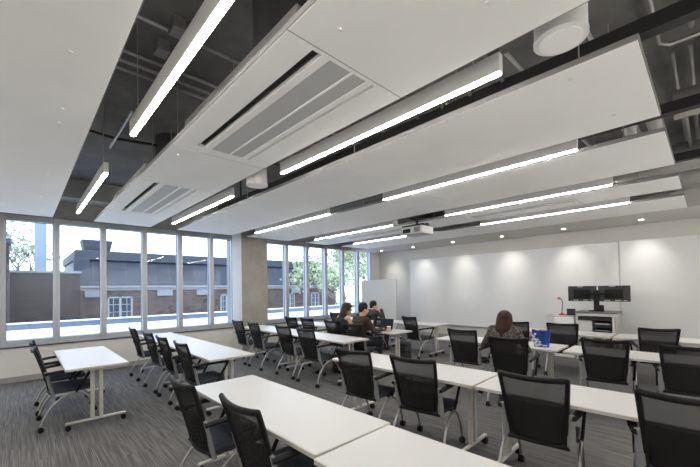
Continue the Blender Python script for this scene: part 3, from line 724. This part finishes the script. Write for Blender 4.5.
lt = thing('laptop', 'open dark laptop facing the man in the brown sweater', 'laptop', (-4.70, 5.42, .735), math.radians(6))
b = NB(); bx(b, -.165, .165, -.13, .10, 0, .016, .004); obj('keyboard_base', b, 'dark_grey_plastic', lt)
b = NB(); bx(b, -.165, .165, -.004, .004, 0, .225, .003, Matrix.Translation((0, .105, .014)) @ Matrix.Rotation(math.radians(-14), 4, 'X')); sc = obj('screen_lid', b, 'screen_black', lt)
b = NB(); bx(b, -.15, .15, -.0056, -.0046, .012, .212, 0, Matrix.Translation((0, .105, .014)) @ Matrix.Rotation(math.radians(-14), 4, 'X')); obj('screen', b, emis('dim_screen', (.10, .12, .15), .25), sc)
cu = thing('paper_cup', 'kraft paper cup standing before the laptop', 'cup', (-4.47, 5.33, .735))
b = NB(); cyl(b, (0, 0, .05), .03, .10, 20, r2=.04); obj('cup_body', b, 'cup', cu, True)
b = NB(); cyl(b, (0, 0, .104), .042, .01, 20); obj('lid', b, 'paper', cu, True)
ph = thing('notebook', 'white notebook lying near the man with the laptop', 'notebook', (-5.0, 5.32, .735), .1)
b = NB(); bx(b, -.1, .1, -.14, .14, 0, .012, .002); obj('pages', b, 'paper', ph)
b = NB(); bx(b, -.103, .103, -.143, .143, .012, .015); obj('cover', b, 'paper', ph)
wt = thing('tumbler', 'white lidded tumbler beside the man in the brown sweater', 'cup', (-5.14, 5.55, .735))
b = NB(); cyl(b, (0, 0, .08), .032, .16, 20, r2=.038); obj('cup_body', b, 'paper', wt, True)
b = NB(); cyl(b, (0, 0, .168), .04, .016, 20); obj('lid', b, 'paper', wt, True)

# ------------------------------------------------------------------ people
def cap(bm, p0, p1, r0, r1):
    t = bmesh.new()
    for p, r in ((p0, r0), (p1, r1)): bmesh.ops.create_icosphere(t, subdivisions=2, radius=r, matrix=Matrix.Translation(p))
    bmesh.ops.convex_hull(t, input=t.verts)
    bmesh.ops.delete(t, geom=[v for v in t.verts if not v.link_faces], context='VERTS')
    me = bpy.data.meshes.new('t'); t.to_mesh(me); t.free(); bm.from_mesh(me); bpy.data.meshes.remove(me)
def ell(bm, c, r, rot=None):
    T = Matrix.Translation(c) @ (rot.to_4x4() if rot else Matrix.Identity(4)) @ Matrix.Diagonal((*r, 1))
    bmesh.ops.create_icosphere(bm, subdivisions=3, radius=1, matrix=T)
def remesh(bm, vox, it=3):
    me = bpy.data.meshes.new('tmp'); bm.to_mesh(me); bm.free(); o = bpy.data.objects.new('tmp', me); C.objects.link(o)
    m = o.modifiers.new('r', 'REMESH'); m.mode = 'VOXEL'; m.voxel_size = vox
    if it: s = o.modifiers.new('s', 'SMOOTH'); s.factor = .5; s.iterations = it
    dg = bpy.context.evaluated_depsgraph_get(); dg.update(); out = bpy.data.meshes.new_from_object(o.evaluated_get(dg))
    bpy.data.objects.remove(o); bpy.data.meshes.remove(me); return out
V = Vector
def hand(bm, w, d, n, side, curl=.5):
    """w wrist, d pointing direction, n palm normal, side +1/-1 where the thumb lies"""
    d = d.normalized(); n = (n - d*n.dot(d)).normalized(); s = d.cross(n).normalized()*side
    cap(bm, w, w+d*.035, .022, .022)
    for k in (-1, 0, 1): cap(bm, w+d*.025+s*k*.017, w+d*.085+s*k*.026, .0135, .0125)
    for i, (off, ln) in enumerate(((.033, .070), (.011, .080), (-.011, .074), (-.032, .058))):
        p = w+d*.088+s*off; a = curl*.7; d1 = (d*math.cos(a)+n*math.sin(a)); q = p+d1*ln*.45
        d2_ = (d*math.cos(a*2.2)+n*math.sin(a*2.2)); q2 = q+d2_*ln*.32; d3_ = (d*math.cos(a*3)+n*math.sin(a*3)); q3 = q2+d3_*ln*.24
        cap(bm, p, q, .0098, .0088); cap(bm, q, q2, .0088, .008); cap(bm, q2, q3, .008, .007)
    p = w+d*.03+s*.024; q = p+(s*.75+d*.7+n*.25).normalized()*.04; q2 = q+(d*.9+s*.15+n*.3).normalized()*.03
    cap(bm, p, q, .0125, .0105); cap(bm, q, q2, .0105, .0085)
def person(loc, rz, label, skin, hair, top, bottom, style, lean=.06, elbows=None, wrists=None, yaw=0, pitch=0, sleeves=True, female=False, curl=.5, hd=None):
    t = thing('person', label, 'person', (loc[0], loc[1], 0), math.radians(rz))
    sw = .165 if female else .19
    pel, wai, che, nb = V((0, -.03, .56)), V((0, -.06+lean*.3, .72)), V((0, -.06+lean*.75, .90)), V((0, -.05+lean, 1.02))
    hc = V((0, -.02+lean*1.35, 1.16)) if hd is None else V(hd)
    sh = [V((s*sw, -.05+lean*.95, .985)) for s in (-1, 1)]
    el = elbows or [V((s*(sw+.09), .08, .76)) for s in (-1, 1)]
    wr = wrists or [V((s*.13, .33, .775)) for s in (-1, 1)]
    el = [V(e) for e in el]; wr = [V(w) for w in wr]
    H = Euler((pitch, 0, yaw)).to_matrix()
    def hp(x, y, z): return hc + H @ V((x, y, z))
    def torso(b, g):
        for s in (-1, 1):
            cap(b, pel+V((s*.075, 0, 0)), wai+V((s*.065, 0, 0)), .115+g, .098+g); cap(b, wai+V((s*.065, 0, 0)), che+V((s*.07, .0, 0)), .098+g, .105+g)
            cap(b, che+V((s*.07, 0, 0)), sh[(s+1)//2]+V((-s*.04, 0, -.01)), .105+g, .062+g); cap(b, nb+V((0, 0, -.02)), sh[(s+1)//2], .06+g, .058+g)
            if female: cap(b, che+V((s*.07, .07, 0)), che+V((s*.06, .08, -.02)), .055+g, .055+g)
    def arms(b, g, frac=1.):
        for i in (0, 1):
            e = sh[i].lerp(el[i], min(1, frac*2)); cap(b, sh[i], e, (.05 if not female else .044)+g, (.042 if not female else .036)+g)
            if frac > .5: cap(b, el[i], el[i].lerp(wr[i], (frac-.5)*2), (.041 if not female else .036)+g, .029+g)
    hips = [V((s*.09, .0, .55)) for s in (-1, 1)]; kn = [V((s*.13, .40, .53)) for s in (-1, 1)]; an = [V((s*.13, .36, .10)) for s in (-1, 1)]
    def legs(b, g):
        for i in (0, 1): cap(b, hips[i], kn[i], .085+g, .06+g); cap(b, kn[i], an[i], .058+g, .04+g)
    b = NB(); torso(b, 0); arms(b, 0); legs(b, 0)
    cap(b, nb+V((0, 0, -.03)), hp(0, -.02, -.05), .058 if not female else .05, .052 if not female else .045)
    # head: skull, jaw, nose, ears
    ell(b, hp(0, -.012, .03), (.076, .096, .10), H); ell(b, hp(0, .02, -.03), (.058, .070, .082), H); ell(b, hp(0, .035, -.085), (.036, .042, .03), H)
    cap(b, hp(0, .088, .008), hp(0, .108, -.028), .010, .0135)
    for s in (-1, 1): ell(b, hp(s*.078, -.012, -.012), (.011, .02, .032), H)
    for i in (0, 1):
        s = 2*i-1; d = (wr[i]-el[i]).normalized(); hand(b, wr[i], d if d.z < .5 else d, V((0, .2, -1)) if d.z < .5 else V((-s, .3, 0)), -s if d.z < .5 else 1, curl)
        cap(b, an[i], an[i]+V((0, .02, -.03)), .04, .036)
    me = remesh(b, .0065, 3); body = link('body', me, skin, t, True, 180)
    for s in (-1, 1):
        b = NB(); ell(b, hp(s*.031, .083, .012), (.012, .009, .008), H); obj('eye', b, 'eye', t, True, 180)
    b = NB(); cap(b, hp(-.02, .085, -.062), hp(.02, .085, -.062), .006, .006); obj('mouth', b, 'lip', t, True, 180)
    # clothes
    b = NB()
    if not sleeves: sh = [q.lerp(nb, .42) for q in sh]
    torso(b, .013)
    if sleeves: arms(b, .012)
    link('top', remesh(b, .012, 4), top, t, True, 180)
    b = NB(); legs(b, .016); cap(b, pel+V((-.07, 0, .0)), pel+V((.07, 0, 0)), .13, .13); link('trousers', remesh(b, .012, 3), bottom, t, True, 180)
    for i in (0, 1):
        b = NB(); a = an[i]; cap(b, V((a.x, a.y-.01, .05)), V((a.x, a.y+.13, .042)), .046, .038); cap(b, V((a.x, a.y, .1)), V((a.x, a.y, .05)), .048, .046)
        bmesh.ops.bisect_plane(b, geom=b.verts[:]+b.edges[:]+b.faces[:], plane_co=(0, 0, .003), plane_no=(0, 0, -1), clear_outer=True)
        bmesh.ops.holes_fill(b, edges=[e for e in b.edges if e.is_boundary]); obj('shoe', b, 'shoe', t, True, 60)
    b = NB()
    if style == 'short':
        ell(b, hp(0, -.022, .045), (.086, .102, .098), H)
        for k in range(26):
            a = k*2.4; r = math.sqrt(k/26); q = hp(.07*r*math.cos(a), -.025+.085*r*math.sin(a), .045+.088*math.sqrt(max(0, 1-r*r*.9))); cap(b, q, q+H @ V((.006*math.cos(a*3), .012, .008)), .019, .010)
        ell(b, hp(0, -.07, -.01), (.066, .045, .055), H)
    else:
        ell(b, hp(0, -.024, .036), (.100, .118, .108), H)
        n = 15; ln = {'long': .36, 'bob': .22}[style]
        for k in range(n):
            a = PI*(.0+1.0*k/(n-1)); x, y = .072*math.cos(a), -.03-.072*math.sin(a)
            j = .025*math.sin(k*2.3); p0, p1, p2 = hp(x, y, .03), hp(x*1.22, y*1.12-.006, -.12), hp(x*1.18, y*1.02-.012, -ln+.06+j)
            cap(b, p0, p1, .034, .036); cap(b, p1, p2, .036, .024); cap(b, p2, p2+V((.004*(k-7), 0, -.06)), .024, .010)
    # keep the face clear
    for v in list(b.verts):
        q = H.inverted() @ (v.co-hc)
        if q.y > .055 and q.z < .055: v.co = hc + H @ V((q.x, .055, q.z))
    link('hair', remesh(b, .0075, 2), hair, t, True, 180)
    return t
person((-2.02, 4.92), 4, 'woman with long brown hair in a speckled top seated beside the blue bag', 'skin_light', 'hair_brown', 'pattern', 'shirt_black', 'long', lean=.05, female=True, pitch=-.12, yaw=.05, hd=(0, .05, 1.125),
       elbows=[(-.30, .02, .74), (.30, .0, .74)], wrists=[(-.2, .26, .775), (.16, .28, .775)])
person((-4.83, 4.88), -8, 'man with short dark hair in a brown sweater typing at the laptop', 'skin', 'hair_dark', 'shirt_brown', 'jeans', 'short', lean=.09, yaw=-.25, pitch=-.12,
       elbows=[(-.27, .12, .76), (.29, .12, .77)], wrists=[(-.06, .36, .785), (.17, .40, .785)], hd=(.0, .10, 1.185))
person((-5.47, 4.98), -10, 'woman with brown hair in a sleeveless black top looking down at the laptop row', 'skin_light', 'hair_mid', 'shirt_black', 'jeans', 'bob', lean=.10, female=True, yaw=-.5, pitch=-.2, sleeves=False,
       elbows=[(-.26, .14, .78), (.25, .12, .77)], wrists=[(-.1, .36, .775), (.12, .36, .775)], hd=(.04, .12, 1.175))
person((-6.12, 6.62), -10, 'person with dark hair in a charcoal top raising one hand to the face', 'skin', 'hair_dark', 'shirt_grey', 'jeans', 'short', lean=.08, yaw=-.3, pitch=-.1,
       elbows=[(-.27, .12, .78), (.31, .14, .85)], wrists=[(-.08, .36, .775), (.155, .20, 1.05)], hd=(-.01, .08, 1.145), curl=.7)

# ------------------------------------------------------------------ outside
b = NB(); bx(b, -15.2, XW-.35, -12, 40, .32, .47); struct('terrace', b, 'gravel')
tp = thing('roof_parapet', 'low pale parapet along the terrace edge outside the windows', 'parapet', (-15.1, 14, .47))
M['parapet'] = mat('pale_blue_parapet', (.14, .17, .22), .8)
b = NB(); bx(b, -.1, .1, -26, 26, 0, .18); obj('wall', b, 'parapet', tp)
b = NB(); bx(b, -.16, .16, -26, 26, .18, .215, .01); obj('coping', b, 'gravel', tp)
b = NB(); bx(b, -90, -15.2, -60, 90, -3.2, -3.0); struct('ground', b, 'stone')
bl = thing('brick_building', 'long brick building with slate mansard roof across the terrace', 'building', (-24, 11, -3))
y0, y1 = 2.1-11, 21-11
b = NB(); bx(b, -9, 0, y0, y1, 0, 4.75); obj('wall', b, 'brick_brown', bl)
b = NB(); bx(b, -9, .12, y0-.1, y1+.1, 4.72, 4.86, .02); bx(b, -9, .2, y0-.15, y1+.15, 4.86, 5.0, .02); obj('cornice', b, 'stone', bl)
b = NB()
vs = [b.verts.new(p) for p in ((.0, y0, 5.0), (.0, y1, 5.0), (-.7, y1-.4, 6.5), (-.7, y0+.2, 6.5), (-9, y0, 5.0), (-9, y1, 5.0), (-8.3, y1-.4, 6.5), (-8.3, y0+.2, 6.5))]
for q in ((0, 1, 2, 3), (1, 5, 6, 2), (5, 4, 7, 6), (4, 0, 3, 7), (3, 2, 6, 7), (0, 4, 5, 1)): b.faces.new([vs[i] for i in q])
rf = obj('roof', b, 'slate', bl)
b = NB(); bx(b, -8.4, -.55, y0+.1, y1-.3, 6.5, 7.05, .03); obj('roof_band', b, 'lead', rf)
b = NB(); bx(b, -.5, .05, y0+.0, y0+.7, 5.0, 6.55, .02); obj('roof_pier', b, 'lead', rf)
chm = NB()
vs = []
for (z, g) in ((7.05, 0), (7.72, .12)):
    for (sx, sy) in ((-1, -1), (1, -1), (1, 1), (-1, 1)): vs.append(chm.verts.new((-1.6+sx*(.5+g), 2.55+.75-11+sy*(.62+g), z)))
for q in ((0, 1, 2, 3), (4, 5, 6, 7), (0, 1, 5, 4), (1, 2, 6, 5), (2, 3, 7, 6), (3, 0, 4, 7)): chm.faces.new([vs[i] for i in q])
obj('chimney', chm, 'lead', bl)
for yy in (3.0, 6.6, 9.0, 13.2, 16.6):
    b = NB(); bx(b, 0, .16, yy-11-.45, yy-11+.45, 4.35, 4.72, .02); obj('stone_block', b, 'stone', bl)
for (ya, yb_) in ((3.6, 4.85), (10.2, 11.1), (15.6, 16.5), (18.2, 19.1)):
    c = (ya+yb_)/2-11; h = (yb_-ya)/2
    b = NB(); z0, z1 = 3.05, 4.36
    for (a, e, f, g) in ((-h, -h+.09, z0, z1), (h-.09, h, z0, z1), (-.06, .06, z0, z1), (-h, h, z0, z0+.09), (-h, h, z1-.09, z1)): bx(b, .0, .07, c+a, c+e, f, g)
    for zz in (3.47, 3.9): bx(b, .01, .05, c-h, c+h, zz-.018, zz+.018)
    for s in (-1, 1): bx(b, .01, .05, c+s*h*.53-.018, c+s*h*.53+.018, z0, z1)
    w = obj('window', b, 'window_white', bl)
    b = NB(); bx(b, .0, .02, c-h+.05, c+h-.05, z0+.05, z1-.05); obj('pane', b, 'ext_pane', w)
bw = thing('brick_wing', 'plain brick wall with stone coping beyond the left windows', 'building', (-20, .8, -3))
b = NB(); bx(b, -3.2, 0, -1.3, 1.18, 0, 5.5); obj('wall', b, 'brick_y', bw)
b = NB(); bx(b, -3.2, .06, -1.3, 1.22, 5.5, 5.6, .01); obj('coping', b, 'stone', bw)
bt = thing('brick_tower', 'tall brick pier at the far left window', 'building', (-18, -1.0, -3))
b = NB(); bx(b, -1.2, 0, -1.6, .68, 0, 6.5); obj('wall', b, 'brick_y', bt)
b = NB(); bx(b, -1.25, .05, -1.65, .73, 6.5, 6.68, .02); obj('coping', b, 'lead', bt)
fl = thing('flue_stack', 'tall pale blue flue rising behind the brick wall', 'chimney', (-25, .78, -3))
b = NB(); bx(b, -.35, .35, -.23, .23, 0, 10.5); obj('shaft', b, mat('pale_blue_render', (.22, .27, .33), .7), fl)
b = NB(); bx(b, -.38, .38, -.26, .26, 10.5, 10.6); obj('cap', b, 'stone', fl)
lr = thing('gable_house', 'small gabled house edge behind the brick wall', 'building', (-38, 4.0, -3))
b = NB(); bx(b, -4, 0, -1.2, 3, 0, 6.4); obj('wall', b, 'stone', lr)
b = NB()
vs = [b.verts.new(p) for p in ((.2, -1.5, 6.2), (.2, 1.6, 8.0), (.2, 3.2, 6.2), (-4, -1.5, 6.2), (-4, 1.6, 8.0), (-4, 3.2, 6.2))]
for q in ((0, 1, 2), (3, 5, 4), (0, 3, 4, 1), (1, 4, 5, 2), (0, 2, 5, 3)): b.faces.new([vs[i] for i in q])
obj('roof', b, 'lead', lr)
def tree(x, y, h, r, nl, m, label, seed, sz=.22):
    rnd = random.Random(seed); t = thing('tree', label, 'tree', (x, y, -3), 0, 'trees outside the windows')
    b = NB(); tips = []
    def br(p, d, ln, rad, lev):
        q = p+d*ln; tube(b, [p, p.lerp(q, .5)+V((rnd.uniform(-.06, .06), rnd.uniform(-.06, .06), 0))*ln, q], [rad, rad*.8, rad*.6], 6)
        if lev == 0: tips.append(q); return
        for k in range(3 if lev > 1 else 3):
            a = rnd.uniform(0, 2*PI); e = rnd.uniform(.35, .9)
            br(q, (d*.9+V((math.cos(a)*e, math.sin(a)*e, rnd.uniform(-.1, .3)))).normalized(), ln*rnd.uniform(.6, .8), rad*.6, lev-1)
    br(V((0, 0, 0)), V((0, 0, 1)), h*.38, h*.022, 4)
    obj('trunk', b, 'bark', t)
    b = NB()
    for i in range(nl):
        c = rnd.choice(tips)+V((rnd.gauss(0, 1), rnd.gauss(0, 1), rnd.gauss(0, 1)))*r*.3
        u = V((rnd.uniform(-1, 1), rnd.uniform(-1, 1), rnd.uniform(-1, 1))).normalized(); w = u.cross(V((rnd.uniform(-1, 1), rnd.uniform(-1, 1), rnd.uniform(-1, 1)))).normalized(); s = sz*rnd.uniform(.6, 1.3)
        b.faces.new([b.verts.new(c+u*s*.5), b.verts.new(c+w*s*.3), b.verts.new(c-u*s*.5), b.verts.new(c-w*s*.3)])
    obj('foliage', b, m, t)
tree(-27.5, -1.2, 8.5, 1.4, 1100, 'leaf_pale', 'pale thin tree behind the brick wall at the left', 3, .25)
tree(-18, 16.6, 6.4, 1.2, 2200, 'leaf_green', 'leafy green tree left of the mobile board, nearest the building', 5, .24)
tree(-20, 22.5, 9, 1.9, 3800, 'leaf_green', 'leafy green tree filling the last windows', 8, .28)
tree(-31, 35, 12, 2.6, 3800, 'leaf_pale', 'tall pale tree beyond the end of the brick building', 11, .34)

# ------------------------------------------------------------------ light from outside
w = bpy.data.worlds.new('sky'); SC.world = w; w.use_nodes = True
bg = w.node_tree.nodes['Background']; bg.inputs[0].default_value = (.83, .91, 1.0, 1); bg.inputs[1].default_value = 5.2
